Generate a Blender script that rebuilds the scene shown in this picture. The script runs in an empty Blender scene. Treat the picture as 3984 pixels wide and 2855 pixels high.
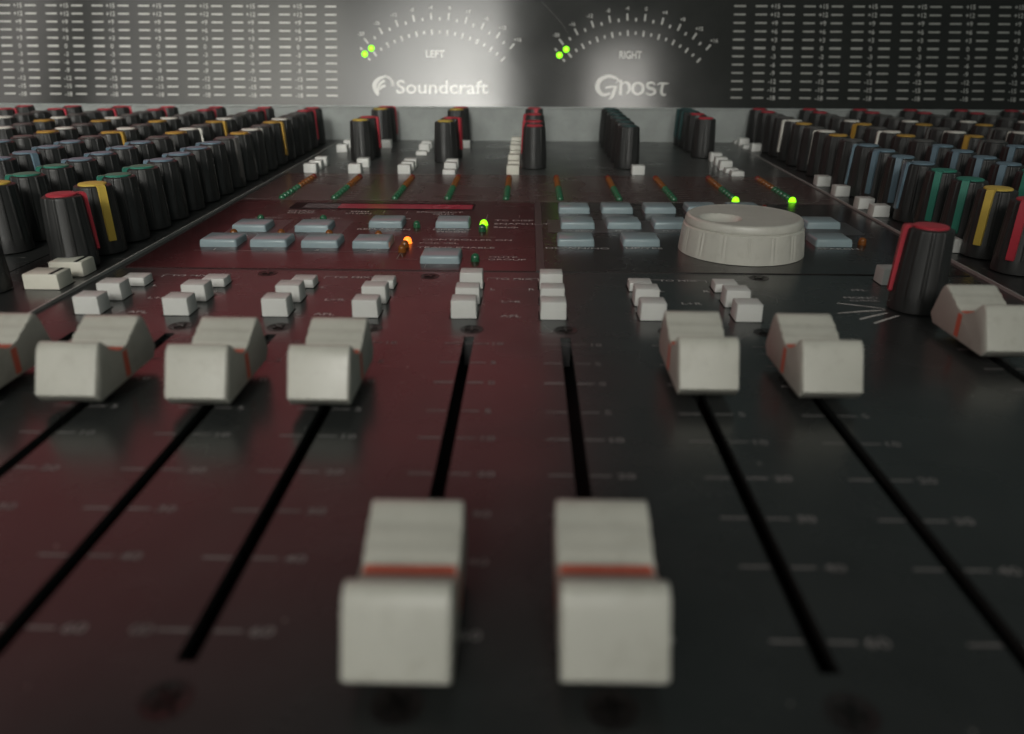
import bpy, bmesh, math, random
from mathutils import Matrix, Vector
random.seed(7)
MM = 0.001
sc = bpy.context.scene

# ------------------------------------------------------------------ camera
cd = bpy.data.cameras.new('camera'); cam = bpy.data.objects.new('camera', cd)
sc.collection.objects.link(cam); sc.camera = cam
cd.sensor_width = 36.0; cd.lens = 36.0 * 3028 / 3984
cd.clip_start = 0.005; cd.clip_end = 30.0
_r = (0.99976139, 0.02130478, 0.00482394)
_f = (-0.01775579, 0.92121792, -0.38864157)
_u = (-0.01272382, 0.38846318, 0.92137639)
cam.matrix_world = Matrix(((_r[0], _u[0], -_f[0], 0), (_r[1], _u[1], -_f[1], 0), (_r[2], _u[2], -_f[2], 0.070), (0, 0, 0, 1)))
cd.dof.use_dof = True; cd.dof.focus_distance = 0.290; cd.dof.aperture_fstop = 14.0

# ------------------------------------------------------------------ world: a dim room
w = bpy.data.worlds.new('World'); sc.world = w; w.use_nodes = True
bg = w.node_tree.nodes['Background']
bg.inputs[0].default_value = (0.70, 0.92, 0.87, 1); bg.inputs[1].default_value = 0.088

# ------------------------------------------------------------------ lamps
def area(name, loc, target, sx, sy, energy, col, spread=180):
    l = bpy.data.lights.new(name, 'AREA'); l.shape = 'RECTANGLE'; l.size = sx; l.size_y = sy
    l.energy = energy; l.color = col; l.spread = math.radians(spread)
    o = bpy.data.objects.new(name, l); sc.collection.objects.link(o)
    o.location = loc
    o.rotation_euler = (Vector(target) - Vector(loc)).to_track_quat('-Z', 'Y').to_euler()
    return o
area('window_light', (-0.39, -1.55, 1.14), (-0.28, 0.66, 0.03), 0.58, 0.84, 1.02, (1.0, 0.985, 0.92), 24.5)
area('curtain_light', (-0.98, -1.50, 1.10), (-0.36, 0.60, 0.03), 0.60, 0.9, 0.40, (1.0, 0.97, 0.88), 30)
area('cap_side_fill_light', (1.9, -0.3, 1.0), (0.0, 0.3, 0.0), 1.2, 1.2, 0.6, (0.92, 1.0, 0.93))  # added fill lamp, brightens the sides of the fader caps
area('side_window_light', (0.33, -1.55, 1.02), (0.05, 0.60, 0.05), 0.20, 0.62, 0.26, (1.0, 0.97, 0.90), 32)
area('far_window_light', (-1.66, -1.20, 1.12), (-0.3, 0.5, 0.05), 0.18, 0.8, 2.2, (1.0, 0.94, 0.88))
area('far_window_light', (-1.33, -1.30, 1.10), (-0.3, 0.5, 0.05), 0.20, 0.8, 2.0, (1.0, 0.96, 0.90))
area('red_lamp_glow', (-1.05, 1.70, 0.92), (-0.05, 0.2, 0.0), 2.7, 1.0, 3.9, (1.0, 0.10, 0.125))

# ------------------------------------------------------------------ exposure and sampling
vs = sc.view_settings
vs.view_transform = 'Standard'; vs.look = 'None'; vs.exposure = -0.10; vs.gamma = 1.0
vs.use_curve_mapping = False
sc.render.engine = 'CYCLES'
sc.cycles.use_denoising = True
try: sc.cycles.denoiser = 'OPENIMAGEDENOISE'
except Exception: pass
sc.cycles.max_bounces = 8

# ------------------------------------------------------------------ materials
def nodes(m):
    m.use_nodes = True
    return m.node_tree.nodes, m.node_tree.links, m.node_tree.nodes['Principled BSDF']
def plastic(name, col, rough=0.45, spec=0.5, grain=0.04, gscale=900.0, bump=0.02, dust=0.0, metallic=0.0, dirt=0.0, rv=0.13):
    """moulded plastic or painted metal: slight colour mottle, roughness variation, fine relief, dust specks"""
    m = bpy.data.materials.new(name); N, L, p = nodes(m)
    p.inputs['Roughness'].default_value = rough
    p.inputs['Specular IOR Level'].default_value = spec
    p.inputs['Metallic'].default_value = metallic
    tc = N.new('ShaderNodeTexCoord')
    geo = N.new('ShaderNodeNewGeometry')
    n1 = N.new('ShaderNodeTexNoise'); n1.inputs['Scale'].default_value = 90.0; n1.inputs['Detail'].default_value = 6.0
    L.new(geo.outputs['Position'], n1.inputs['Vector'])
    mr = N.new('ShaderNodeMapRange'); L.new(n1.outputs['Fac'], mr.inputs['Value'])
    mr.inputs['From Min'].default_value = 0.3; mr.inputs['From Max'].default_value = 0.7
    mr.inputs['To Min'].default_value = 1 - grain * 2; mr.inputs['To Max'].default_value = 1 + grain * 2
    mul = N.new('ShaderNodeVectorMath'); mul.operation = 'SCALE'
    mul.inputs[0].default_value = col; L.new(mr.outputs['Result'], mul.inputs['Scale'])
    out = mul.outputs['Vector']
    if dirt:
        n3 = N.new('ShaderNodeTexNoise'); n3.inputs['Scale'].default_value = 260.0; n3.inputs['Detail'].default_value = 8.0
        n3.inputs['Roughness'].default_value = 0.7
        L.new(geo.outputs['Position'], n3.inputs['Vector'])
        r3 = N.new('ShaderNodeMapRange'); L.new(n3.outputs['Fac'], r3.inputs['Value'])
        r3.inputs['From Min'].default_value = 0.52; r3.inputs['From Max'].default_value = 0.75
        r3.inputs['To Max'].default_value = dirt
        mx = N.new('ShaderNodeMix'); mx.data_type = 'RGBA'
        L.new(r3.outputs['Result'], mx.inputs['Factor']); L.new(out, mx.inputs['A'])
        mx.inputs['B'].default_value = (col[0] * .45, col[1] * .42, col[2] * .36, 1)
        out = mx.outputs['Result']
    if dust:
        v = N.new('ShaderNodeTexVoronoi'); v.inputs['Scale'].default_value = 260.0
        L.new(geo.outputs['Position'], v.inputs['Vector'])
        c = N.new('ShaderNodeSeparateColor'); L.new(v.outputs['Color'], c.inputs['Color'])
        pick = N.new('ShaderNodeMath'); pick.operation = 'GREATER_THAN'; pick.inputs[1].default_value = 0.86
        L.new(c.outputs['Red'], pick.inputs[0])
        sz = N.new('ShaderNodeMath'); sz.operation = 'MULTIPLY'; sz.inputs[1].default_value = 0.085
        L.new(c.outputs['Green'], sz.inputs[0])
        lt = N.new('ShaderNodeMath'); lt.operation = 'LESS_THAN'
        L.new(v.outputs['Distance'], lt.inputs[0]); L.new(sz.outputs[0], lt.inputs[1])
        an = N.new('ShaderNodeMath'); an.operation = 'MULTIPLY'; L.new(pick.outputs[0], an.inputs[0]); L.new(lt.outputs[0], an.inputs[1])
        an2 = N.new('ShaderNodeMath'); an2.operation = 'MULTIPLY'; L.new(an.outputs[0], an2.inputs[0]); an2.inputs[1].default_value = dust
        mx = N.new('ShaderNodeMix'); mx.data_type = 'RGBA'
        L.new(an2.outputs[0], mx.inputs['Factor']); L.new(out, mx.inputs['A']); mx.inputs['B'].default_value = (.35, .34, .31, 1)
        out = mx.outputs['Result']
    L.new(out, p.inputs['Base Color'])
    n4 = N.new('ShaderNodeTexNoise'); n4.inputs['Scale'].default_value = 35.0; n4.inputs['Detail'].default_value = 5.0
    L.new(geo.outputs['Position'], n4.inputs['Vector'])
    r4 = N.new('ShaderNodeMapRange'); L.new(n4.outputs['Fac'], r4.inputs['Value'])
    r4.inputs['From Min'].default_value = .3; r4.inputs['From Max'].default_value = .7
    r4.inputs['To Min'].default_value = rough * (1 - rv); r4.inputs['To Max'].default_value = rough * (1 + rv)
    L.new(r4.outputs['Result'], p.inputs['Roughness'])
    if bump:
        n2 = N.new('ShaderNodeTexNoise'); n2.inputs['Scale'].default_value = gscale; n2.inputs['Detail'].default_value = 3.0
        L.new(geo.outputs['Position'], n2.inputs['Vector'])
        b = N.new('ShaderNodeBump'); b.inputs['Strength'].default_value = 1.0; b.inputs['Distance'].default_value = bump * MM
        L.new(n2.outputs['Fac'], b.inputs['Height']); L.new(b.outputs['Normal'], p.inputs['Normal'])
    return m
def glow(name, col, strength):
    m = bpy.data.materials.new(name); N, L, p = nodes(m)
    p.inputs['Base Color'].default_value = (*col, 1); p.inputs['Roughness'].default_value = .3
    p.inputs['Emission Color'].default_value = (*col, 1); p.inputs['Emission Strength'].default_value = strength
    return m
def lens(name, col):
    m = bpy.data.materials.new(name); N, L, p = nodes(m)
    p.inputs['Base Color'].default_value = (*col, 1); p.inputs['Roughness'].default_value = .08
    p.inputs['Specular IOR Level'].default_value = .6
    p.inputs['Transmission Weight'].default_value = .35; p.inputs['IOR'].default_value = 1.5
    return m

M = {}
M['panel'] = plastic('satin_charcoal_panel', (.028, .030, .0295), .27, .5, .07, 1500, .006, dust=.8, rv=.17)
M['strip'] = plastic('satin_channel_panel', (.026, .027, .0265), .30, .5, .05, 1500, .006, dust=.6)
M['display'] = plastic('dark_display_panel', (.016, .0125, .012), .26, .5, .05, 1500, .004, dust=.8, rv=.17)  # right half, coloured without the red light
M['redlit'] = plastic('red_light_tinted_display_panel', (.036, .0090, .0100), .26, .35, .05, 1500, .004, dust=.8, rv=.17)  # reflected red light is put into this panel's colour
M['level'] = plastic('red_light_tinted_level_panel', (.066, .042, .039), .27, .5, .05, 1500, .004, dust=.5)  # base colour warmed to carry the same red reflection
M['band'] = plastic('grey_printed_band', (.050, .049, .050), .34, .5, .04)
M['rear'] = plastic('grey_rear_panel', (.060, .063, .061), .30, .5, .05, 1500, .006, dust=.5)
M['riser'] = plastic('grey_painted_steel', (.31, .33, .322), .5, .4, .05, 1200, .02, dirt=.25)
M['black'] = plastic('black_void', (.004, .004, .004), .7, .2, .02)
M['bridge'] = plastic('black_meter_glass', (.026, .027, .0255), .125, .30, .04, 300, 0)
M['cream'] = plastic('cream_fader_plastic', (.53, .517, .458), .42, .5, .03, 1400, .012, dirt=.28, rv=.25)
M['redline'] = plastic('red_paint_line', (.68, .15, .095), .45, .4, .05)
M['steel'] = plastic('dull_steel', (.02, .018, .017), .35, .5, .05, metallic=.6)
M['screw'] = plastic('blackened_screw', (.019, .016, .0155), .45, .4, .1)
M['white'] = plastic('white_button_plastic', (.60, .60, .575), .38, .45, .02, 1400, .008, dirt=.10)
M['ivory'] = plastic('ivory_button_plastic', (.62, .60, .52), .38, .45, .02, 1400, .008, dirt=.12)
M['blue'] = plastic('blue_grey_key_plastic', (.255, .325, .35), .24, .5, .03, 1400, .012, dirt=.10)
M['jog'] = plastic('cream_wheel_plastic', (.55, .535, .48), .36, .5, .03, 1400, .01, dirt=.26, rv=.25)
M['knob'] = plastic('black_knob_plastic', (.021, .021, .0205), .47, .5, .08, 1200, .02, dust=.25)
M['kred'] = plastic('red_insert', (.46, .038, .056), .42, .45, .04)
M['kyellow'] = plastic('yellow_insert', (.62, .44, .08), .42, .45, .04)
M['korange'] = plastic('amber_insert', (.48, .28, .048), .42, .45, .04)
M['kwhite'] = plastic('white_insert', (.72, .70, .64), .42, .45, .03)
M['kgreen'] = plastic('green_insert', (.035, .21, .15), .42, .45, .05)
M['kblue'] = plastic('blue_insert', (.15, .225, .28), .42, .45, .05)
M['kgrey'] = plastic('grey_insert', (.10, .096, .092), .42, .45, .05)
M['kteal'] = plastic('teal_insert', (.03, .075, .075), .42, .45, .05)
M['print'] = plastic('pale_print', (.48, .46, .45), .5, .3, .05)
M['print_dim'] = plastic('grey_print', (.22, .208, .203), .5, .3, .1)
M['print_white'] = plastic('white_print', (.52, .515, .485), .125, .30, .03, bump=0)
M['seam'] = plastic('pale_seam_edge', (.36, .345, .33), .4, .4, .05)
M['scratch'] = plastic('white_pen_mark', (.62, .61, .58), .6, .3, .2)
M['window_red'] = plastic('red_display_filter', (.42, .030, .060), .25, .5, .05, bump=0)
M['window_grey'] = plastic('grey_display_filter', (.10, .085, .09), .25, .5, .05, bump=0)
M['led_green'] = lens('green_lens', (.032, .165, .078))
M['led_amber'] = lens('amber_lens', (.27, .09, .016))
M['led_red'] = lens('red_lens', (.22, .025, .014))
M['lit_green'] = glow('lit_green_lens', (.27, 1.0, .008), 2.0)
M['lit_amber'] = glow('lit_amber_lens', (1.0, .20, .02), 2.3)

# ------------------------------------------------------------------ helpers (all shapes in millimetres)
C = sc.collection
def mesh(name, bm, mat, angle=35):
    me = bpy.data.meshes.new(name)
    bmesh.ops.recalc_face_normals(bm, faces=bm.faces)
    bmesh.ops.scale(bm, verts=bm.verts, vec=(MM, MM, MM))
    bm.to_mesh(me); bm.free()
    me.materials.append(mat)
    if angle is not None and len(me.polygons):
        me.polygons.foreach_set('use_smooth', [True] * len(me.polygons))
        me.set_sharp_from_angle(angle=math.radians(angle))
    return me
def put(name, me, parent, loc=(0, 0, 0), rot=0.0, label=None, rotx=0.0):
    o = bpy.data.objects.new(name, me); C.objects.link(o)
    o.parent = parent
    o.location = (loc[0] * MM, loc[1] * MM, loc[2] * MM)
    o.rotation_euler = (rotx, 0, rot)
    if label: o['label'] = label
    return o
def quad(bm, a, b, c, d):
    return bm.faces.new([bm.verts.new(p) for p in (a, b, c, d)])
def rect(bm, x0, x1, y0, y1, z=0.0):
    return quad(bm, (x0, y0, z), (x1, y0, z), (x1, y1, z), (x0, y1, z))
def box(bm, x0, x1, y0, y1, z0, z1):
    v = [bm.verts.new((x, y, z)) for z in (z0, z1) for y in (y0, y1) for x in (x0, x1)]
    for f in ((0, 1, 3, 2), (4, 6, 7, 5), (0, 4, 5, 1), (2, 3, 7, 6), (0, 2, 6, 4), (1, 5, 7, 3)):
        bm.faces.new([v[i] for i in f])
    return v
def bevelled_box(x0, x1, y0, y1, z0, z1, b, seg=2, taper=0.0):
    bm = bmesh.new(); v = box(bm, x0, x1, y0, y1, z0, z1)
    if taper:
        cx, cy = (x0 + x1) / 2, (y0 + y1) / 2
        for q in v[4:]:
            q.co.x -= math.copysign(taper, q.co.x - cx); q.co.y -= math.copysign(taper, q.co.y - cy)
    bmesh.ops.bevel(bm, geom=[e for e in bm.edges if max(e.verts[0].co.z, e.verts[1].co.z) > z0 + 1e-6], offset=b, segments=seg, profile=.5, affect='EDGES')
    return bm
def lathe(bm, prof, n=48, cx=0, cy=0, rad=None, cap_top=True, cap_bottom=False):
    rings = []
    for k, (r, z) in enumerate(prof):
        ring = []
        for i in range(n):
            a = 2 * math.pi * i / n
            rr = r + (rad(i, k) if rad else 0)
            ring.append(bm.verts.new((cx + rr * math.sin(a), cy + rr * math.cos(a), z)))
        rings.append(ring)
    for a, b in zip(rings, rings[1:]):
        for i in range(n):
            bm.faces.new((a[i], a[(i + 1) % n], b[(i + 1) % n], b[i]))
    if cap_top: bm.faces.new(rings[-1])
    if cap_bottom: bm.faces.new(rings[0])
    return rings
_txt = {}
def glyphs(s):
    """outline mesh of a string in the built-in font, at size 1 (vertices, faces, width)"""
    if s not in _txt:
        cu = bpy.data.curves.new('t', 'FONT'); cu.body = s; cu.size = 1.0; cu.resolution_u = 3; cu.offset = .012
        o = bpy.data.objects.new('t', cu); C.objects.link(o)
        dg = bpy.context.evaluated_depsgraph_get()
        me = bpy.data.meshes.new_from_object(o.evaluated_get(dg))
        vv = [(v.co.x, v.co.y) for v in me.vertices]; ff = [tuple(p.vertices) for p in me.polygons]
        bpy.data.objects.remove(o); bpy.data.curves.remove(cu); bpy.data.meshes.remove(me)
        xs = [v[0] for v in vv] or [0, 1]
        _txt[s] = (vv, ff, min(xs), max(xs))
    return _txt[s]
CAP = 0.70   # cap height of the built-in font at size 1
def text(bm, s, x, y, capheight, stretch=1.0, align='c', z=0.0, width=None, rot=0.0, slant=0.0):
    vv, ff, x0, x1 = glyphs(s)
    k = capheight / CAP
    sx = k * stretch if width is None else width / (x1 - x0)
    wd = (x1 - x0) * sx
    ox = {'c': -wd / 2, 'l': 0, 'r': -wd}[align]
    ca, sa = math.cos(rot), math.sin(rot)
    out = []
    for a, b in vv:
        px, py = (a - x0) * sx + ox, b * k
        px += py * slant
        out.append(bm.verts.new((x + px * ca - py * sa, y + px * sa + py * ca, z)))
    for f in ff: bm.faces.new([out[i] for i in f])
def line(bm, x0, y0, x1, y1, wdt, z=0.0):
    d = Vector((x1 - x0, y1 - y0)); n = Vector((-d.y, d.x)).normalized() * wdt / 2
    quad(bm, (x0 - n.x, y0 - n.y, z), (x1 - n.x, y1 - n.y, z), (x1 + n.x, y1 + n.y, z), (x0 + n.x, y0 + n.y, z))
def stroke(bm, pts, wds, z=0.0, sub=8):
    """a pen stroke through points with varying width (Catmull-Rom smoothed)"""
    P = [Vector(p) for p in pts]; n = len(P)
    cs, ws = [], []
    for i in range(n - 1):
        p0, p1, p2, p3 = P[max(i - 1, 0)], P[i], P[i + 1], P[min(i + 2, n - 1)]
        for j in range(sub + (1 if i == n - 2 else 0)):
            t = j / sub
            cs.append(.5 * ((2 * p1) + (p2 - p0) * t + (2 * p0 - 5 * p1 + 4 * p2 - p3) * t * t + (3 * p1 - p0 - 3 * p2 + p3) * t ** 3))
            ws.append(wds[i] * (1 - t) + wds[i + 1] * t)
    prev = None
    for i, c in enumerate(cs):
        d = (cs[min(i + 1, len(cs) - 1)] - cs[max(i - 1, 0)]).normalized(); nn = Vector((-d.y, d.x)) * ws[i] / 2
        cur = (bm.verts.new((c.x + nn.x, c.y + nn.y, z)), bm.verts.new((c.x - nn.x, c.y - nn.y, z)))
        if prev: bm.faces.new((prev[0], prev[1], cur[1], cur[0]))
        prev = cur
SL = 0.0063
def surf(y): return max(0.0, (y - 250.0) * SL)   # the control surface climbs a little towards the meter bridge

# ------------------------------------------------------------------ the console
console = bpy.data.objects.new('mixing_console', None); C.objects.link(console)
console.location = (0, 0, 0)
console['label'] = 'large dark grey studio mixing console with cream faders, coloured knobs and meter bridge'
console['category'] = 'mixing console'

# chassis under the panels
bm = bmesh.new(); box(bm, -470, 470, 22, 640, -70, -9)
put('chassis', mesh('chassis', bm, M['black'], None), console)

XL, XR = -135.0, 145.5
SLOTS = [-115.6, -91.3, -65.2, -41.0, -14.5, 9.95, 37.0, 61.8, 112.0]
Y0S, Y1S = 72.5, 185.5
# --- front fader panel with real slots
bm = bmesh.new()
xs = [XL + .25]
for s in SLOTS: xs += [s - 1.3, s + 1.3]
xs.append(XR - .25)
YF, YB = 22.0, 245.96
for i in range(0, len(xs), 2): rect(bm, xs[i], xs[i + 1], Y0S, Y1S)
for i in range(len(xs) - 1):
    rect(bm, xs[i], xs[i + 1], YF, Y0S); rect(bm, xs[i], xs[i + 1], Y1S, YB)
bmesh.ops.remove_doubles(bm, verts=bm.verts, dist=.001)
for s in SLOTS:
    a, b = s - 1.3, s + 1.3
    for p, q in (((a, Y0S), (a, Y1S)), ((b, Y0S), (b, Y1S)), ((a, Y0S), (b, Y0S)), ((a, Y1S), (b, Y1S))):
        quad(bm, (*p, 0), (*q, 0), (*q, -1.6), (*p, -1.6))
for p, q in (((XL + .25, YF), (XR - .25, YF)), ((XL + .25, YF), (XL + .25, YB)), ((XR - .25, YF), (XR - .25, YB))):
    quad(bm, (*p, 0), (*q, 0), (*q, -9), (*p, -9))
fader_panel = put('fader_panel', mesh('fader_panel', bm, M['panel'], None), console)
sl = bmesh.new(); box(sl, -2.4, 2.4, Y0S - 4, Y1S + 4, -8.8, -7.5)
slm = mesh('slot_floor', sl, M['black'], None)
for s in SLOTS: put('slot_floor', slm, fader_panel, (s, 0, 0))
re_ = bmesh.new(); box(re_, -1.25, 1.25, Y1S - 2.4, Y1S - .1, -7, -1.2); rem = mesh('rail_end', re_, M['band'], None)
for s in SLOTS: put('rail_end', rem, fader_panel, (s, 0, 0))

# --- printing on the fader panel
ROWS = [(180.6, '10'), (168.3, '5'), (156.8, '0'), (142.5, '5'), (130.8, '10'), (117.6, '20'), (105.3, '30'), (92.9, '40'), (77.8, '60')]
for s in SLOTS:
    bm = bmesh.new()
    for y, t in ROWS:
        th = .62 if t == '0' else .42
        rect(bm, s - 5.8, s - 1.5, y - th / 2, y + th / 2, .05); rect(bm, s + 1.5, s + 5.2, y - th / 2, y + th / 2, .05)
        text(bm, t, s + 6.2, y - .8, 1.7, 1.35, 'l', .05)
    for cx in ((s - 8.4, s - 7.2) if s == -41.0 else ()):
        ring = [(cx + .75 * math.cos(a), 77.8 + .75 * math.sin(a)) for a in [k * math.pi / 6 for k in range(13)]]
        for p, q in zip(ring, ring[1:]): line(bm, *p, *q, .3, .05)
    put('scale_marking', mesh('scale_marking', bm, M['print_dim'], None), fader_panel)
BTNX = [-120.0, -95.5, -68.4, -43.8, -16.9, 7.2, 34.2, 59.8]
for k in range(0, 8, 2):
    xa, xb = BTNX[k] + 5, BTNX[k + 1] - 4; xc = (xa + xb) / 2
    bm = bmesh.new()
    text(bm, 'TO MIX', xc, 236.6, 1.7, 1.45, 'c', .05)
    line(bm, xa - .6, 238.2, xa + 2.4, 238.2, .28, .05); line(bm, xa - .6, 238.2, xa - .6, 235.6, .28, .05)
    line(bm, xb + .4, 238.2, xb - 3.0, 238.2, .28, .05); line(bm, xb + .4, 238.2, xb + .4, 235.6, .28, .05)
    text(bm, 'L', xa + 1.6, 225.6, 1.7, 1.4, 'c', .05); text(bm, 'R', xb - 1.6, 225.6, 1.7, 1.4, 'c', .05)
    text(bm, 'L+R', xc, 213.6, 1.7, 1.45, 'c', .05)
    text(bm, 'AFL', xc, 200.8, 1.7, 1.45, 'c', .05)
    put('button_lettering', mesh('button_lettering', bm, M['print'], None), fader_panel)
bm = bmesh.new()
text(bm, 'PFL', 101.0, 228.6, 1.6, 1.4, 'c', .05); text(bm, 'MONO', 98.6, 221.0, 1.6, 1.4, 'c', .05); text(bm, 'CHECK', 98.6, 218.4, 1.3, 1.4, 'c', .05)
text(bm, 'MIX', 112.0, 199.0, 1.5, 1.4, 'c', .05)
put('button_lettering', mesh('button_lettering', bm, M['print'], None), fader_panel)
bm = bmesh.new()
for (a, b, c, d, wd) in ((89.8, 216.3, 101.2, 211.6, .55), (86.6, 207.3, 101.0, 210.4, .6), (90.8, 202.4, 100.6, 208.0, .6), (93.4, 199.2, 102.8, 205.8, .6)):
    stroke(bm, [(a, b), ((a + c) / 2 + .2, (b + d) / 2 + .25), (c, d)], [wd, wd * 1.15, wd * .6], .06)
put('scratch_mark', mesh('scratch_mark', bm, M['scratch'], None), fader_panel)

# --- recessed screws above and below the slots
def screw_mesh():
    bm = bmesh.new()
    lathe(bm, [(3.1, .03), (3.1, .08), (2.8, .10), (2.7, .04)], 28)
    return mesh('screw', bm, M['screw'], 40)
def screw_cross():
    bm = bmesh.new()
    box(bm, -1.7, 1.7, -.3, .3, .05, .35); box(bm, -.3, .3, -1.7, 1.7, .06, .36)
    return mesh('screw_cross', bm, M['steel'], None)
scm, scx = screw_mesh(), screw_cross()
for s in SLOTS[:-1]:
    for yy in (190.9, 66.5):
        q = put('screw', scm, fader_panel, (s + .3, yy, 0)); 
for s in SLOTS[:-1]:
    for yy in (190.9, 66.5):
        put('screw', scx, fader_panel, (s + .3, yy, 0), rot=random.uniform(0, 1.5))
for x, y in ((-83.5, 241.0), (-31.0, 239.5), (74.0, 241.5)):
    put('screw', scm, fader_panel, (x, y, 0)); put('screw', scx, fader_panel, (x, y, 0), rot=.5)

# --- seams between the fader section and the channel strips
for x in (XL, XR):
    bm = bmesh.new(); box(bm, -.26, .26, 22, 580, -2, .22)
    for v in bm.verts: v.co.z += surf(v.co.y)
    put('panel_edge', mesh('panel_edge', bm, M['seam'], None), console, (x, 0, 0))

# --- channel strips
def strip(x0, x1):
    bm = bmesh.new()
    box(bm, x0 + .3, x1 - .3, 22, 250, -9, 0); 
    v = box(bm, x0 + .3, x1 - .3, 250, 580.5, -9, 0)
    for q in v:
        if q.co.z > -1: q.co.z += surf(q.co.y)
    bmesh.ops.remove_doubles(bm, verts=bm.verts, dist=.001)
    return mesh('channel_strip', bm, M['strip'], None)
LP, RP = 33.4, 34.8
LX = [-148.8 - LP * k for k in range(8)]
RX = [160.6 + RP * k for k in range(6)]
strips = {}
x1 = XL
for k in range(8):
    x0 = LX[k] - LP / 2 - 1.0
    strips[('L', k)] = put('channel_strip', strip(x0, x1), console); x1 = x0
x0 = XR
for k in range(6):
    x1 = RX[k] + RP / 2
    strips[('R', k)] = put('channel_strip', strip(x0, x1), console); x0 = x1
# small printing beside the knobs of the channel strips
for (sd, k), st in strips.items():
    if k > 3: continue
    bm = bmesh.new(); X = (LX if sd == 'L' else RX)[k]
    for j in range(17):
        y = 257.5 + 18.7 * j
        text(bm, random.choice(['AUX', 'PAN', 'MIX B', 'EQ IN', 'LF', 'HF', 'PRE', 'kHz', 'dB']), X + random.choice((8.6, 9.2)), y - 1.5, 1.2, 1.4, 'c', surf(y) + .07)
        text(bm, '0', X - 8.5, y - 3.2, 1.1, 1.2, 'c', surf(y) + .07)
    put('strip_lettering', mesh('strip_lettering', bm, M['print_dim'], None), st)

# --- display panel
def sheet(name, x0, x1, y0, y1, th, mat, parent, z=0.0, b=.18):
    bm = bmesh.new(); v = box(bm, x0, x1, y0, y1, -2, th)
    for q in v: q.co.z += surf(q.co.y) + z
    return put(name, mesh(name, bm, mat, None), parent)
sub = sheet('rear_plate', XL + .25, XR - .25, 245.7, 580.5, -.6, M['black'], console, -1.0)
disp_l = sheet('display_panel', -132.2, 2.9, 246.0, 358.2, .30, M['redlit'], console)
disp_r = sheet('display_panel', 5.9, 143.0, 246.0, 358.2, .30, M['display'], console)
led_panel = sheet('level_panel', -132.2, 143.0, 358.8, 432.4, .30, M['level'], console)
sheet('divider_bar', 3.0, 5.8, 246.0, 358.2, .36, M['band'], console)
for x0, x1 in ((XL + .3, -132.3), (143.1, XR - .3)): sheet('border_strip', x0, x1, 246.0, 432.4, .02, M['strip'], console)
# rear module plates behind the level meters
mods = [XL + .25, -81.5, -29.5, 30.5, 84.0, XR - .25]
for a, b in zip(mods, mods[1:]):
    sheet('rear_panel', a + .12, b - .12, 432.7, 580.5, .05, M['rear'], console)
for x in mods[1:-1]: sheet('panel_edge', x - .12, x + .12, 432.7, 580.5, .10, M['band'], console)
# --- grey riser and meter bridge
bm = bmesh.new(); box(bm, -470, 470, 581.0, 600, -9, 25.2)
riser = put('riser', mesh('riser', bm, M['riser'], None), console)
TL = math.radians(16.0)
bridge = None
bm = bmesh.new(); box(bm, -470, 470, .02, 77, -40, 0)
bridge = put('meter_bridge', mesh('meter_bridge', bm, M['bridge'], None), console, (0, 581.2, 25.3), rotx=math.radians(90) - TL)
bm = bmesh.new(); box(bm, -470, 470, -1.0, 0.0, -38, .7)
put('trim', mesh('trim', bm, M['riser'], None), bridge, (0, 0, 0))

# --- printing on the meter bridge (local x = across, y = up the glass)
PZ = .06
NUM = ['+15', '+12', '+9', '+6', '+3', '0', '-3', '-6', '-9', '-12', '-15', '-18']
def rows_at(first, last): return [first + (last - first) * k / 11 for k in range(12)]
LN = [-363.2 - 33.2, -363.2, -330.0, -296.9, -263.8, -230.3, -197.2, -163.9]
RN = [170.5, 203.9, 237.8, 271.7, 305.1, 338.4, 372.0]
def number_column(x, ys):
    bm = bmesh.new()
    for y, t in zip(ys, NUM): text(bm, t, x, y - 1.5, 3.0, .98, 'c', PZ)
    put('scale_lettering', mesh('scale_lettering', bm, M['print_white'], None), bridge)
def bar_column(x, ys):
    bm = bmesh.new()
    for y, t in zip(ys, NUM):
        hh = .72 if t == '0' else .55
        rect(bm, x - 4.0, x + 4.0, y - hh, y + hh, PZ)
    put('scale_bar', mesh('scale_bar', bm, M['print_white' if x < 0 else 'print_bars'], None), bridge)
M['print_bars'] = plastic('grey_white_print', (.40, .40, .37), .125, .30, .03, bump=0)
yl, yr = rows_at(67.5, 7.0), rows_at(69.1, 7.4)
for x in LN:
    number_column(x, yl); bar_column(x - 9.3, yl); bar_column(x + 9.2, yl)
bar_column(-140.5, yl)
for x in RN:
    number_column(x, yr); bar_column(x - 9.6, yr); bar_column(x + 9.4, yr)
bar_column(146.0, yr)
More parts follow.
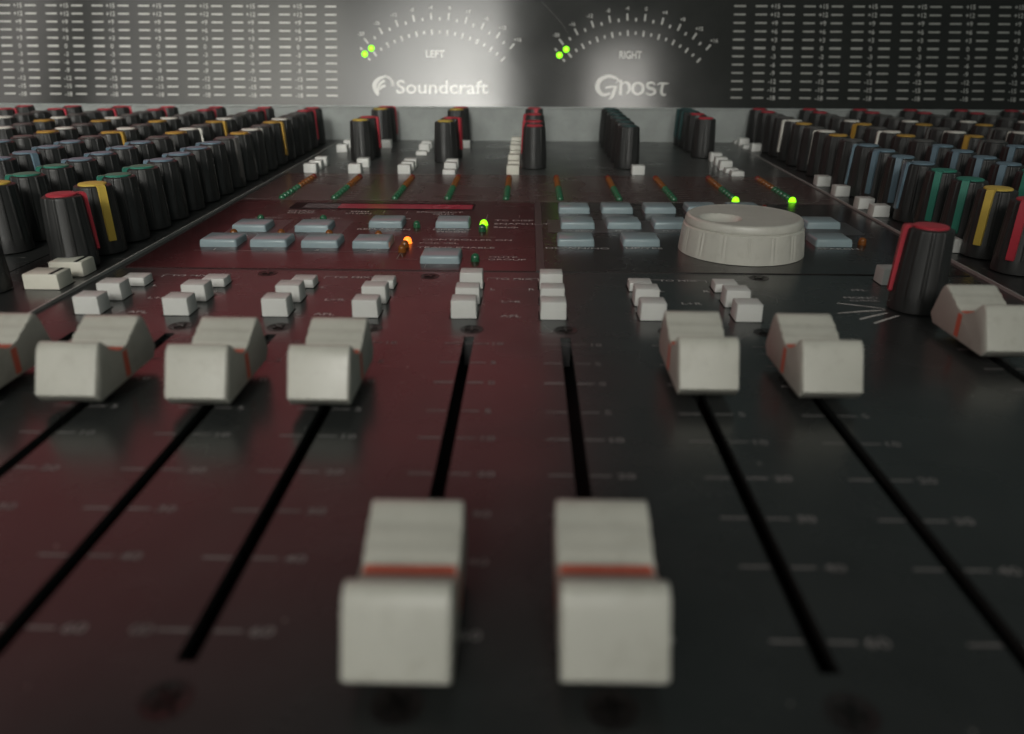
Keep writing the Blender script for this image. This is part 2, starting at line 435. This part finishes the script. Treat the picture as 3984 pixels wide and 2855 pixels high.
def dial(cx, name):
    cy = -19.6; S = .982
    bm = bmesh.new()
    lab = ['-20', '-16', '-12', '-8', '-4', '0', '+4', '+8', '+12', '+16']
    for k in range(10):
        a = math.radians(-37.7 + 8.77 * k); r0, r1 = 80.2 * S, 85.0 * S
        line(bm, cx + r0 * math.sin(a), cy + r0 * math.cos(a), cx + r1 * math.sin(a), cy + r1 * math.cos(a), 1.15, PZ)
        rt = 88.6 * S
        text(bm, lab[k], cx + rt * math.sin(a), cy + rt * math.cos(a) - 1.2, 2.5, .95, 'c', PZ)
        a -= math.radians(4.4)
        line(bm, cx + 79.6 * S * math.sin(a), cy + 79.6 * S * math.cos(a), cx + 81.9 * S * math.sin(a), cy + 81.9 * S * math.cos(a), 1.15, PZ)
    for k in range(20):
        a = math.radians(-42.6 + 4.455 * k); ln = 1.9 if k % 2 else 1.1
        line(bm, cx + (71.6 - ln) * S * math.sin(a), cy + (71.6 - ln) * S * math.cos(a), cx + (71.6 + ln) * S * math.sin(a), cy + (71.6 + ln) * S * math.cos(a), 1.15, PZ)
    text(bm, name, cx - .8, 33.6, 4.9, 1, 'c', PZ, width=13.2 if name == 'LEFT' else 15.8)
    put('dial_scale', mesh('dial_scale', bm, M['print_white'], None), bridge)
    lb = bmesh.new(); lathe(lb, [(2.1, 0), (2.05, .3), (1.7, .6), (.9, .8)], 20)
    lm = mesh('lit_led', lb, M['lit_green'], 60)
    for a in (-37.9, -42.6):
        a = math.radians(a)
        put('lit_led', lm, bridge, (cx + 76.3 * S * math.sin(a), cy + 76.3 * S * math.cos(a), .03), label='glowing green light on the ' + name.lower() + ' dial of the meter bridge')
bm = bmesh.new(); stroke(bm, [(7.5, 71.5), (15.5, 64.0), (22.0, 57.0), (27.0, 49.5)], [.08, .13, .14, .06], PZ)
put('scratch_mark', mesh('scratch_mark', bm, M['print_dim'], None), bridge)
dial(-66.0, 'LEFT'); dial(71.6, 'RIGHT')
# maker's name and emblem
bm = bmesh.new()
text(bm, 'Soundcraft', -94.5, 9.0, 8.9, 1, 'l', PZ, width=65.3)
put('maker_lettering', mesh('maker_lettering', bm, M['print_white'], None), bridge)
bm = bmesh.new()
stroke(bm, [(-102.8, 20.2), (-107.0, 18.6), (-109.9, 14.5), (-108.9, 10.0), (-107.4, 7.2)], [1.0, 2.6, 3.4, 2.8, .8], PZ)
stroke(bm, [(-102.6, 17.6), (-105.8, 15.6), (-107.2, 12.5), (-107.2, 8.6)], [2.0, 1.9, 1.5, .8], PZ + .01)
stroke(bm, [(-102.4, 14.2), (-105.0, 13.0), (-106.0, 11.0)], [1.8, 1.6, .6], PZ + .02)
for k in range(7):
    a = math.radians(8 + 13.5 * k); line(bm, -103.3 + 5.4 * math.sin(a), 14.2 + 5.6 * math.cos(a), -103.3 + 7.2 * math.sin(a), 14.2 + 7.4 * math.cos(a), 1.05, PZ)
put('emblem', mesh('emblem', bm, M['print_white'], None), bridge)
bm = bmesh.new()   # an uncial hand: G h o s T
def gpt(x, y): return (46.2 + (x - 470) * (52.1 / 1190), 9.0 + (485 - y) * (13.3 / 315))
def gs(pts, wd, dz=0): stroke(bm, [gpt(*p) for p in pts], [q * .0438 for q in wd], PZ + dz)
gs([(805, 300), (845, 250), (770, 205), (680, 190), (585, 225), (525, 300), (515, 385), (560, 460), (630, 490), (720, 465)], [10, 26, 40, 46, 58, 72, 76, 62, 46, 30])
gs([(640, 378), (720, 362), (830, 355)], [24, 36, 26], .01)
gs([(812, 352), (780, 440), (750, 520), (705, 560)], [46, 56, 50, 16], .02)
gs([(850, 270), (890, 275), (888, 380), (885, 490)], [20, 50, 48, 44])
gs([(892, 330), (960, 285), (1022, 330), (1025, 410), (985, 478)], [16, 30, 52, 46, 18], .01)
gs([(1165, 290), (1095, 330), (1090, 430), (1165, 478), (1240, 430), (1240, 335), (1165, 290)], [30, 48, 50, 30, 50, 48, 30])
gs([(1440, 325), (1390, 288), (1320, 310), (1330, 365), (1420, 400), (1440, 450), (1370, 485), (1285, 455)], [18, 30, 44, 46, 48, 44, 30, 18])
gs([(1475, 325), (1520, 300), (1600, 302), (1660, 300)], [16, 32, 34, 12])
gs([(1565, 305), (1548, 390), (1550, 460), (1590, 488), (1622, 470)], [44, 46, 46, 36, 12], .01)
put('model_lettering', mesh('model_lettering', bm, M['print_white'], None), bridge)

# ------------------------------------------------------------------ fader caps
def cap_profile():
    pts = [(0, 4.4), (1.9, 2.2), (25.6, 2.2), (27.5, 4.4), (24.5, 11.4), (23.9, 12.7), (22.9, 13.4), (21.7, 13.2), (20.3, 12.2), (19.4, 11.75), (18.7, 11.62), (17.9, 11.3), (17.0, 10.55), (16.3, 10.4), (15.6, 10.1), (14.9, 9.3),
           (13.6, 8.95), (12.4, 8.95), (11.2, 9.25), (9.9, 9.9), (8.6, 10.9), (7.2, 12.4), (6.3, 13.35), (5.5, 13.75), (4.6, 13.6), (3.9, 12.7), (3.2, 11.4)]
    return pts
def make_cap():
    bm = bmesh.new(); W = 6.08
    pr = cap_profile()
    a = [bm.verts.new((-W, y, z)) for y, z in pr]; b = [bm.verts.new((W, y, z)) for y, z in pr]
    n = len(pr)
    fa, fb = bm.faces.new(a), bm.faces.new(b)
    for i in range(n): bm.faces.new((a[i], a[(i + 1) % n], b[(i + 1) % n], b[i]))
    ed = [e for e in bm.edges if (e in fa.edges or e in fb.edges)]
    bmesh.ops.bevel(bm, geom=ed, offset=.32, segments=2, profile=.5, affect='EDGES')
    return mesh('fader_cap', bm, M['cream'], 50)
def make_capline():
    bm = bmesh.new(); W = 6.08; e = .06
    prev = None
    for x, z in ((-W - e, 2.9), (-W - e, 8.6), (-W + .42, 9.05 + e), (W - .42, 9.05 + e), (W + e, 8.6), (W + e, 2.9)):
        cur = (bm.verts.new((x, 12.7, z - (.06 if abs(x) < W else 0))), bm.verts.new((x, 14.7, z + (.10 if abs(x) < W else 0))))
        if prev: bm.faces.new((prev[0], prev[1], cur[1], cur[0]))
        prev = cur
    return mesh('indicator_line', bm, M['redline'], None)
def make_stem():
    bm = bmesh.new(); box(bm, -.55, .55, 10.2, 17.2, -7.2, 2.9)
    return mesh('stem', bm, M['black'], None)
capm, capl, caps = make_cap(), make_capline(), make_stem()
CAPY = [138.6, 138.0, 137.6, 138.0, 65.4, 66.1, 145.2, 144.4, 168.6]
CAPLAB = ['cream fader cap cut off by the picture edge', 'cream fader cap raised, second of the raised row', 'cream fader cap raised, third of the raised row', 'cream fader cap raised beside the lowered pair',
          'lowered cream fader cap in front, on the maroon side', 'lowered cream fader cap in front, on the grey side', 'raised cream fader cap below the jog wheel', 'raised cream fader cap beside the red master knob', 'cream master fader cap beside the red knob']
for s, y, lb in zip(SLOTS, CAPY, CAPLAB):
    o = put('fader_cap', capm, console, (s + (.45 if y < 100 or s in (37.0, 61.8) else 0), y, 0), label=lb, rot=random.uniform(-.006, .006))
    put('indicator_line', capl, o); put('stem', caps, o)

# ------------------------------------------------------------------ push buttons
def button(mat, w_=7.15, d=6.4, hgt=5.0, b=.28):
    return mesh('push_button', bevelled_box(-w_ / 2, w_ / 2, 0, d, -1.5, hgt, b, 2, .18), mat, 30)
b_tall = button(M['white']); b_mid = button(M['white'], hgt=4.2); b_low = button(M['white'], hgt=2.6)
b_ivory = button(M['ivory']); b_ivory_mid = button(M['ivory'], hgt=3.4)
_put = put
_op = {}
def put(name, me, parent, loc=(0, 0, 0), rot=0.0, label=None, rotx=0.0):
    if name == 'push_button':
        loc = (loc[0] + random.uniform(-.12, .12), loc[1] + random.uniform(-.12, .12), loc[2] + random.uniform(-.15, .1)); rot = random.uniform(-.012, .012)
    o = _put(name, me, parent, loc, rot, label, rotx)
    if name in ('push_button', 'wide_button'):
        xs_ = [v.co.x / MM for v in me.vertices]; ys_ = [v.co.y / MM for v in me.vertices]
        k = (round(max(xs_), 1), round(max(ys_), 1))
        if k not in _op:
            b_ = bmesh.new(); rect(b_, min(xs_) - .38, max(xs_) + .38, min(ys_) - .38, max(ys_) + .38, 0); _op[k] = mesh('opening', b_, M['black'], None)
        _put('opening', _op[k], o, (0, 0, (surf(loc[1] + 6) + .09) - loc[2]))
    return o
for k, x in enumerate(BTNX):
    put('push_button', b_tall, console, (x, 199.0, 0)); put('push_button', b_tall, console, (x + .1, 211.4, 0))
    put('push_button', b_tall if k in (4, 5) else b_low, console, (x + .1, 226.4 if k in (4, 5) else 225.4, 0))
def rear_button(x, y, me): put('push_button', me, console, (x, y, surf(y)))
for x, y in ((-120.2, 429.5 + 5), (-120.2, 446), (-120.3, 459), (-95.6, 434), (-95.1, 455), (-120.6, 514.5), (-120.8, 537), (-68.1, 433.5), (-67.8, 444), (-67.8, 456), (-95.6, 536),
             (-67.8, 519), (-67.8, 533), (-43.6, 442.5), (-43.6, 454), (-42.8, 538), (60.4, 436.5), (112.8, 455.5), (113.6, 471), (114.2, 488), (151.0, 533), (149.8, 562)):
    rear_button(x, y, b_tall)
for x, y in ((-43.6, 433), (-67.8, 505), (114.6, 435), (113.6, 445), (148.6, 545), (149.0, 571)): rear_button(x, y, b_low)
for i, y in enumerate((434, 445.5, 459.5, 474, 488, 503, 518, 532, 546, 560, 571)): rear_button(-8.6, y, b_ivory if i % 3 == 0 else b_ivory_mid)
for x, y in ((151.2, 406.5), (150.8, 379.5), (150.6, 350.2), (150.6, 334.0), (151.6, 275.3)): put('push_button', b_tall, console, (x, y, surf(y)))
put('push_button', b_tall, console, (113.4, 234.9, 0))
# wide channel buttons with a dark slot on top
wb = mesh('wide_button', bevelled_box(-5.5, 5.5, 0, 8.2, -1.5, 4.7, .5, 2, .15), M['ivory'], 30)
bm = bmesh.new(); box(bm, -.65, .65, .5, 7.6, 4.2, 4.74); ws = mesh('slot_window', bm, M['black'], None)
for y in (221.0, 234.8):
    o = put('wide_button', wb, console, (-145.4, y, 0)); put('slot_window', ws, o, (3.3, 0, 0))

# blue-grey keys of the display panel
key = mesh('key', bevelled_box(-6.9, 6.9, 0, 12.2, -1, 2.7, .75, 3, .35), M['blue'], 40)
KEYS = [(-111.3, 272.4), (-93.3, 272.8), (-74.7, 272.4), (-56.2, 272.2), (-108.0, 295.9), (-83.6, 296.0), (-56.4, 304.5), (-29.9, 305.2), (-29.3, 253.2),
        (17.7, 278.2), (41.6, 279.0), (19.9, 305.6), (38.4, 306.3), (57.0, 307.0), (75.6, 307.4), (94.0, 308.2), (118.0, 309.6), (112.0, 281.3),
        (20.0, 334.4), (38.6, 335.2), (57.2, 336.0), (75.8, 338.0), (94.2, 338.4)]
for x, y in KEYS: put('key', key, console, (x, y, surf(y) + .3))

# grey printed bands behind key rows, text and lines of the display panel
def on(y): return surf(y) + .30
def band(x0, x1, y0, y1, par):
    bm = bmesh.new(); quad(bm, (x0, y0, on(y0) + .05), (x1, y0, on(y0) + .05), (x1, y1, on(y1) + .05), (x0, y1, on(y1) + .05))
    put('printed_band', mesh('printed_band', bm, M['band'], None), par)
band(8.0, 131.0, 299.5, 322.0, disp_r)
band(-117.0, -96.5, 294.0, 317.0, disp_l); band(-93.0, -71.5, 294.0, 317.0, disp_l)
def lettering(par, items, mat='print'):
    bm = bmesh.new()
    for s, x, y, hgt, st, al in items: text(bm, s, x, y - hgt / 2, hgt, st, al, on(y) + .07)
    put('key_lettering', mesh('key_lettering', bm, M[mat], None), par)
lettering(disp_l, [('MUTE', -13.2, 262.6, 1.75, 1.55, 'l'), ('GROUP', -13.4, 259.4, 1.75, 1.55, 'l'), ('CONTROLLER ON', -39.3, 286.4, 1.9, 1.5, 'l'), ('FOR SEL', -39.6, 280.9, 1.9, 1.5, 'l'),
                   ('TRANS ENABLE', -39.8, 275.0, 1.9, 1.5, 'l'), ('TC DISP', -13.6, 320.0, 2.1, 1.5, 'l'), ('SNAPSHOT', -13.6, 313.6, 2.1, 1.5, 'l'), ('Setup', -13.6, 307.6, 2.1, 1.5, 'l'),
                   ('DISPLAY', -29.6, 302.6, 1.9, 1.5, 'c'), ('MODE', -29.6, 299.0, 1.9, 1.5, 'c'), ('REPLAY ON', -56.6, 302.2, 1.9, 1.5, 'c'),
                   ('1', -111.3, 269.4, 1.9, 1.3, 'c'), ('2', -93.3, 269.4, 1.9, 1.3, 'c'), ('3', -74.7, 269.4, 1.9, 1.3, 'c'), ('4', -56.2, 269.4, 1.9, 1.3, 'c'),
                   ('RECALL', -83.6, 321.0, 1.9, 1.4, 'c'), ('STORE', -108.0, 321.0, 1.9, 1.4, 'c'), ('AUTO', -54.0, 321.5, 1.9, 1.4, 'c'),
                   ('CHAN', -98.0, 334.5, 2.0, 1.4, 'c'), ('CHASE', -97.0, 330.8, 2.0, 1.4, 'c'), ('MIDI', -72.5, 334.5, 2.0, 1.4, 'c'), ('CHAN', -72.5, 330.8, 2.0, 1.4, 'c'), ('SNAPSHOT', -38.0, 334.5, 2.0, 1.4, 'c'), ('NUM', -36.0, 330.8, 2.0, 1.4, 'c')])
lettering(disp_r, [('DOWN/NO', 18.1, 275.6, 2.0, 1.55, 'c'), ('UP/YES', 42.2, 276.6, 2.0, 1.55, 'c'), ('SEARCH', 112.4, 278.4, 1.9, 1.5, 'c'), ('<< REW', 19.9, 302.6, 1.7, 1.4, 'c'), ('FF >>', 38.4, 303.2, 1.7, 1.4, 'c'), ('PLAY', 57.0, 303.8, 1.7, 1.4, 'c')])
def pl(*pts):
    bm = bmesh.new()
    for (a, b), (c, d) in zip(pts, pts[1:]):
        d_ = Vector((c - a, d - b)); n = Vector((-d_.y, d_.x)).normalized() * .13
        quad(bm, (a - n.x, b - n.y, on(b) + .06), (c - n.x, d - n.y, on(d) + .06), (c + n.x, d + n.y, on(d) + .06), (a + n.x, b + n.y, on(b) + .06))
    put('panel_line', mesh('panel_line', bm, M['print_dim'], None), disp_l)
pl((-118, 267.6), (-45.2, 268.2)); pl((-44.6, 267.4), (-44.6, 258.6), (-37.2, 258.6)); pl((-33.8, 252.4), (-33.8, 248.0))
pl((-17.4, 318.0), (-17.0, 330.5)); pl((-12.0, 291.0), (-25.5, 291.2)); pl((-3.5, 330.0), (-3.5, 325))
for x in (-84.5, -62.0, -52.0): pl((x, 336.0), (x, 331.5))
# level scales beside the columns of lights
COLX = [-114.5, -90.1, -62.0, -37.5, -10.2, 15.0, 42.5, 68.0, 96.2, 122.5]
bm = bmesh.new()
for k, x in enumerate(COLX):
    for j in range(12):
        y = 364.5 + 5.3 * j; quad(bm, (x + 3.2, y - .13, on(y) + .06), (x + 9.0, y - .13, on(y) + .06), (x + 9.0, y + .13, on(y) + .06), (x + 3.2, y + .13, on(y) + .06))
quad(bm, (-131, 360.4, on(360) + .06), (141, 360.4, on(360) + .06), (141, 360.9, on(360) + .065), (-131, 360.9, on(360) + .065))
put('scale_marking', mesh('scale_marking', bm, M['print_dim'], None), led_panel)
bm = bmesh.new()
for j in range(9):
    y = 366 + 7.2 * j; text(bm, ['-30', '-20', '-12', '-9', '-6', '-3', '0', '+3', '+6'][j], 3.2, y, 2.0, 1.4, 'c', on(y) + .07)
put('scale_lettering', mesh('scale_lettering', bm, M['print_dim'], None), led_panel)
# recessed red display window
bm = bmesh.new()
x0, x1, y0, y1 = -104.0, -24.5, 340.4, 351.2
hz = on(346)
for p, q in (((x0, y0), (x1, y0)), ((x1, y0), (x1, y1)), ((x1, y1), (x0, y1)), ((x0, y1), (x0, y0))):
    pass
box(bm, x0 - .9, x1 + .9, y0 - .9, y0, hz - .5, hz + .18); box(bm, x0 - .9, x1 + .9, y1, y1 + .9, hz - .5, hz + .18)
box(bm, x0 - .9, x0, y0, y1, hz - .5, hz + .17); box(bm, x1, x1 + .9, y0, y1, hz - .5, hz + .17)
win = put('display_window', mesh('display_window', bm, M['black'], None), console, label='long narrow red display window on the maroon panel')
for nm, a, b, mt in (('filter', x0 + 20, x1, 'window_red'), ('filter', x0 + 4.5, x0 + 20, 'window_grey'), ('filter', x0, x0 + 4.5, 'black')):
    bm = bmesh.new(); rect(bm, a, b, y0, y1, hz + .04); put(nm, mesh(nm, bm, M[mt], None), win)

# ------------------------------------------------------------------ lights
def led(mat, r=1.6, hgt=2.3):
    bm = bmesh.new()
    lathe(bm, [(r * 1.12, 0), (r * 1.12, .25), (r, .3)] + [(r * math.cos(a), hgt - r + r * math.sin(a)) for a in [math.radians(q) for q in (0, 20, 40, 58, 74, 86)]], 20)
    return mesh('led', bm, mat, 60)
lg, la, lr, lgl, lal = led(M['led_green'], 1.6, 1.9), led(M['led_amber'], 1.6, 1.9), led(M['led_red'], 1.6, 1.9), led(M['lit_green'], 1.55, 2.1), led(M['lit_amber'], 1.5, 2.4)
sg, sa = led(M['led_green'], 1.45, 2.7), led(M['led_amber'], 1.45, 2.7)
sr = led(M['led_red'], 1.5, 2.4)
for k, x in enumerate(COLX):
    for j in range(12):
        y = 365.0 + 5.25 * j + (k - 5) * .5
        if j == 0 and k in (8, 9): put('led', lgl, console, (x, y - 2, on(y)), label='glowing green light at the foot of a level column')
        else: put('led', lr if j == 11 else la if j > 5 else lg, console, (x, y, on(y)))
put('led', lgl, console, (-17.7, 311.8, on(312)), label='glowing green light beside the display mode key')
put('led', sg, console, (-17.7, 301.2, on(301))); put('led', sg, console, (-17.7, 257.6, on(258)))
put('led', lal, console, (-44.1, 281.0, on(281)), label='glowing amber light beside the controller lettering')
for x, y in ((-44.1, 274.4), (-44.2, 268.6), (-56.2, 289), (-75.0, 289.6), (-93.4, 290), (-111.3, 289.4), (123.6, 285.4)): put('led', sa, console, (x, y, on(y)))
for x, y in ((-44.1, 306.4), (-109.2, 315.0), (-83.6, 315.5)): put('led', sg, console, (x, y, on(y)))
for x, y in ((104.0, 345.0), (109.5, 330.5)): put('led', sr, console, (x, y, on(y)))

# ------------------------------------------------------------------ jog wheel
JX, JY = 76.3, 275.6
bm = bmesh.new(); NJ = 192
gro = {}
for q in range(16):
    b0 = int(round(q * NJ / 16)) + 3; gro[b0 % NJ] = -.22; gro[(b0 + 2) % NJ] = -.22
def jr(i, k): return gro.get(i, 0) if 1 <= k <= 4 else 0
lathe(bm, [(21.8, .35), (21.8, .8), (21.5, 4), (21.0, 8.2), (20.75, 9.6), (20.0, 10.0), (20.0, 10.35), (20.3, 10.5), (20.2, 11.7), (19.8, 12.6), (19.3, 12.95), (18.7, 13.05)], NJ, rad=jr, cap_top=False)
jog = put('jog_wheel', mesh('jog_wheel', bm, M['jog'], 28), console, (JX, JY, surf(JY)), label='big cream jog wheel with a finger dimple')
bm = bmesh.new(); rings = []
DX, DY, DR = -9.4, -5.0, 7.0
for k in range(31):
    r = 18.7 * k / 30; ring = []
    for i in range(96):
        a = 2 * math.pi * i / 96; x, y = r * math.sin(a), r * math.cos(a)
        t = math.hypot(x - DX, y - DY) / DR
        z = 12.95 - (2.8 * (1 - t * t) ** .5 if t < 1 else 0) + (.1 if k == 30 else 0)
        ring.append((x, y, z))
    rings.append(ring)
vv = [[bm.verts.new(p) for p in rg] for rg in rings[1:]]
c0 = bm.verts.new(rings[0][0])
for i in range(96): bm.faces.new((c0, vv[0][i], vv[0][(i + 1) % 96]))
for a, b in zip(vv, vv[1:]):
    for i in range(96): bm.faces.new((a[i], a[(i + 1) % 96], b[(i + 1) % 96], b[i]))
put('dial_face', mesh('dial_face', bm, M['jog'], 40), jog)

# ------------------------------------------------------------------ knobs
def knob_body():
    bm = bmesh.new(); n = 96
    def rr(i, k): return .24 if (2 <= k <= 4 and i % 8 in (0, 1)) else 0
    lathe(bm, [(7.1, .5), (7.0, 4.8), (6.92, 5.0), (5.98, 22.3), (5.75, 23.0), (5.3, 23.3), (4.6, 23.35)], n, rad=rr)
    return mesh('knob', bm, M['knob'], 25)
def knob_insert(mat):
    bm = bmesh.new(); n = 40
    lathe(bm, [(4.55, 23.2), (4.5, 23.75), (4.2, 23.95), (2.5, 24.05)], n)
    hw = 1.2
    # pointer: from the disc over the rim and down the side (towards +y)
    path = [(3.6, 23.9), (5.6, 23.9), (6.6, 23.75), (7.0, 23.0), (7.75, 5.4), (7.6, 5.0), (6.6, 5.0)]
    pr = None
    for y, z in path:
        cur = (bm.verts.new((-hw, y, z)), bm.verts.new((hw, y, z)))
        if pr: bm.faces.new((pr[0], pr[1], cur[1], cur[0]))
        pr = cur
    for s in (-hw, hw):
        o_ = [bm.verts.new((s, y, z)) for y, z in path[1:5]]; i_ = [bm.verts.new((s, y - 1.5, z - .3)) for y, z in path[1:5]]
        for a in range(3): bm.faces.new((o_[a], o_[a + 1], i_[a + 1], i_[a]))
    return mesh('knob_insert', bm, mat, 35)
kb = knob_body()
ki = {c: knob_insert(M['k' + c]) for c in ('red', 'yellow', 'orange', 'white', 'green', 'blue', 'grey', 'teal')}
def knob(x, y, colour, ang, label=None):
    """ang: where the pointer faces, degrees clockwise from straight away from the viewer"""
    o = put('knob', kb, console, (x, y, surf(y)), rot=-math.radians(ang), label=label)
    put('knob_insert', ki[colour], o)
    return o
RC = ['red', 'yellow', 'green', 'green', 'blue', 'blue', 'blue', 'blue', 'grey', 'orange', 'white', 'grey', 'orange', 'white', 'grey', 'grey', 'red', 'red']
LY = [247, 266, 284, 303, 320.5, 338, 356.5, 374, 392.5, 412, 429, 446.5, 466, 483.5, 502, 519.5, 538, 559]
LA = [62, 128, -126, -125, -123, -121, -119, -117, 60, 20, -40, 20, 20, -60, 30, -20, 60, 10]
SPEC_L = {(0, 0): 54, (0, 1): 128, (1, 1): -100, (0, 8): 110, (0, 10): 35, (0, 12): 90, (2, 5): 116, (2, 9): 90, (1, 12): 92, (4, 16): 82, (4, 17): 75, (5, 16): 82, (6, 16): 80, (1, 10): 74}
for k in range(8):
    for j in range(18):
        x, y = LX[k], LY[j]
        if x / (y * .921 + 18) < -.70: continue       # beyond the picture
        a = SPEC_L.get((k, j), LA[j] + random.uniform(-9, 9) + (-4 * k if 2 <= j <= 7 else 0))
        knob(x, y, RC[j], a, 'tall red topped knob nearest the wide ivory buttons' if (k, j) == (0, 0) else 'yellow topped knob with its yellow pointer facing front' if (k, j) == (0, 1) else None)
RA = [225, 222, 225, 226, 276, 218, 236, 275, 320, 40, 330, 20, 30, 20, 60, 10, 20, 40]
SPEC_R = {(0, 13): 272, (1, 4): 226, (1, 5): 224, (1, 6): 228, (1, 7): 232, (1, 10): 282, (1, 12): 250, (2, 4): 225, (2, 5): 224, (2, 7): 226, (2, 9): 235, (2, 8): 280, (3, 9): 235, (2, 11): 278, (3, 11): 276}
for k in range(6):
    for j in range(18):
        x, y = RX[k], 272 + (LY[j] - 266) * 1.03
        if x / (y * .921 + 18) > .74: continue
        a = SPEC_R.get((k, j), RA[j] + random.uniform(-10, 10))
        knob(x, y, RC[j], a, 'yellow topped knob with its pointer facing the right picture edge buttons' if (k, j) == (0, 1) else None)
# master section
for x, y, c, a in ((-100.5, 482, 'yellow', 0), (-99.5, 500, 'red', 98), (-101.5, 556, 'yellow', 10), (-100.5, 571, 'red', 60), (-49.6, 480, 'yellow', -10), (-48.2, 499, 'red', 112), (-49.4, 556, 'yellow', 0), (-48.4, 571, 'red', 40),
                   (3.2, 458, 'red', 20), (3.2, 481, 'red', 265), (3.4, 524, 'red', 262), (3.6, 568, 'red', 170),
                   (56.6, 461, 'teal', -20), (56.6, 483, 'teal', 10), (56.6, 505, 'teal', 0), (56.6, 527, 'teal', 15), (56.6, 549, 'teal', -15), (56.6, 570, 'teal', 0),
                   (109.6, 507, 'red', 10), (109.6, 534, 'red', -10), (109.4, 553, 'teal', 260), (109.2, 570, 'teal', 250)):
    knob(x, y, c, a)
knob(109.6, 212.0, 'red', 284, 'big black knob with red top beside the master fader')
knob(-161.0, 219.0, 'red', 300, 'dark knob cut off by the picture edge beside the ivory buttons')
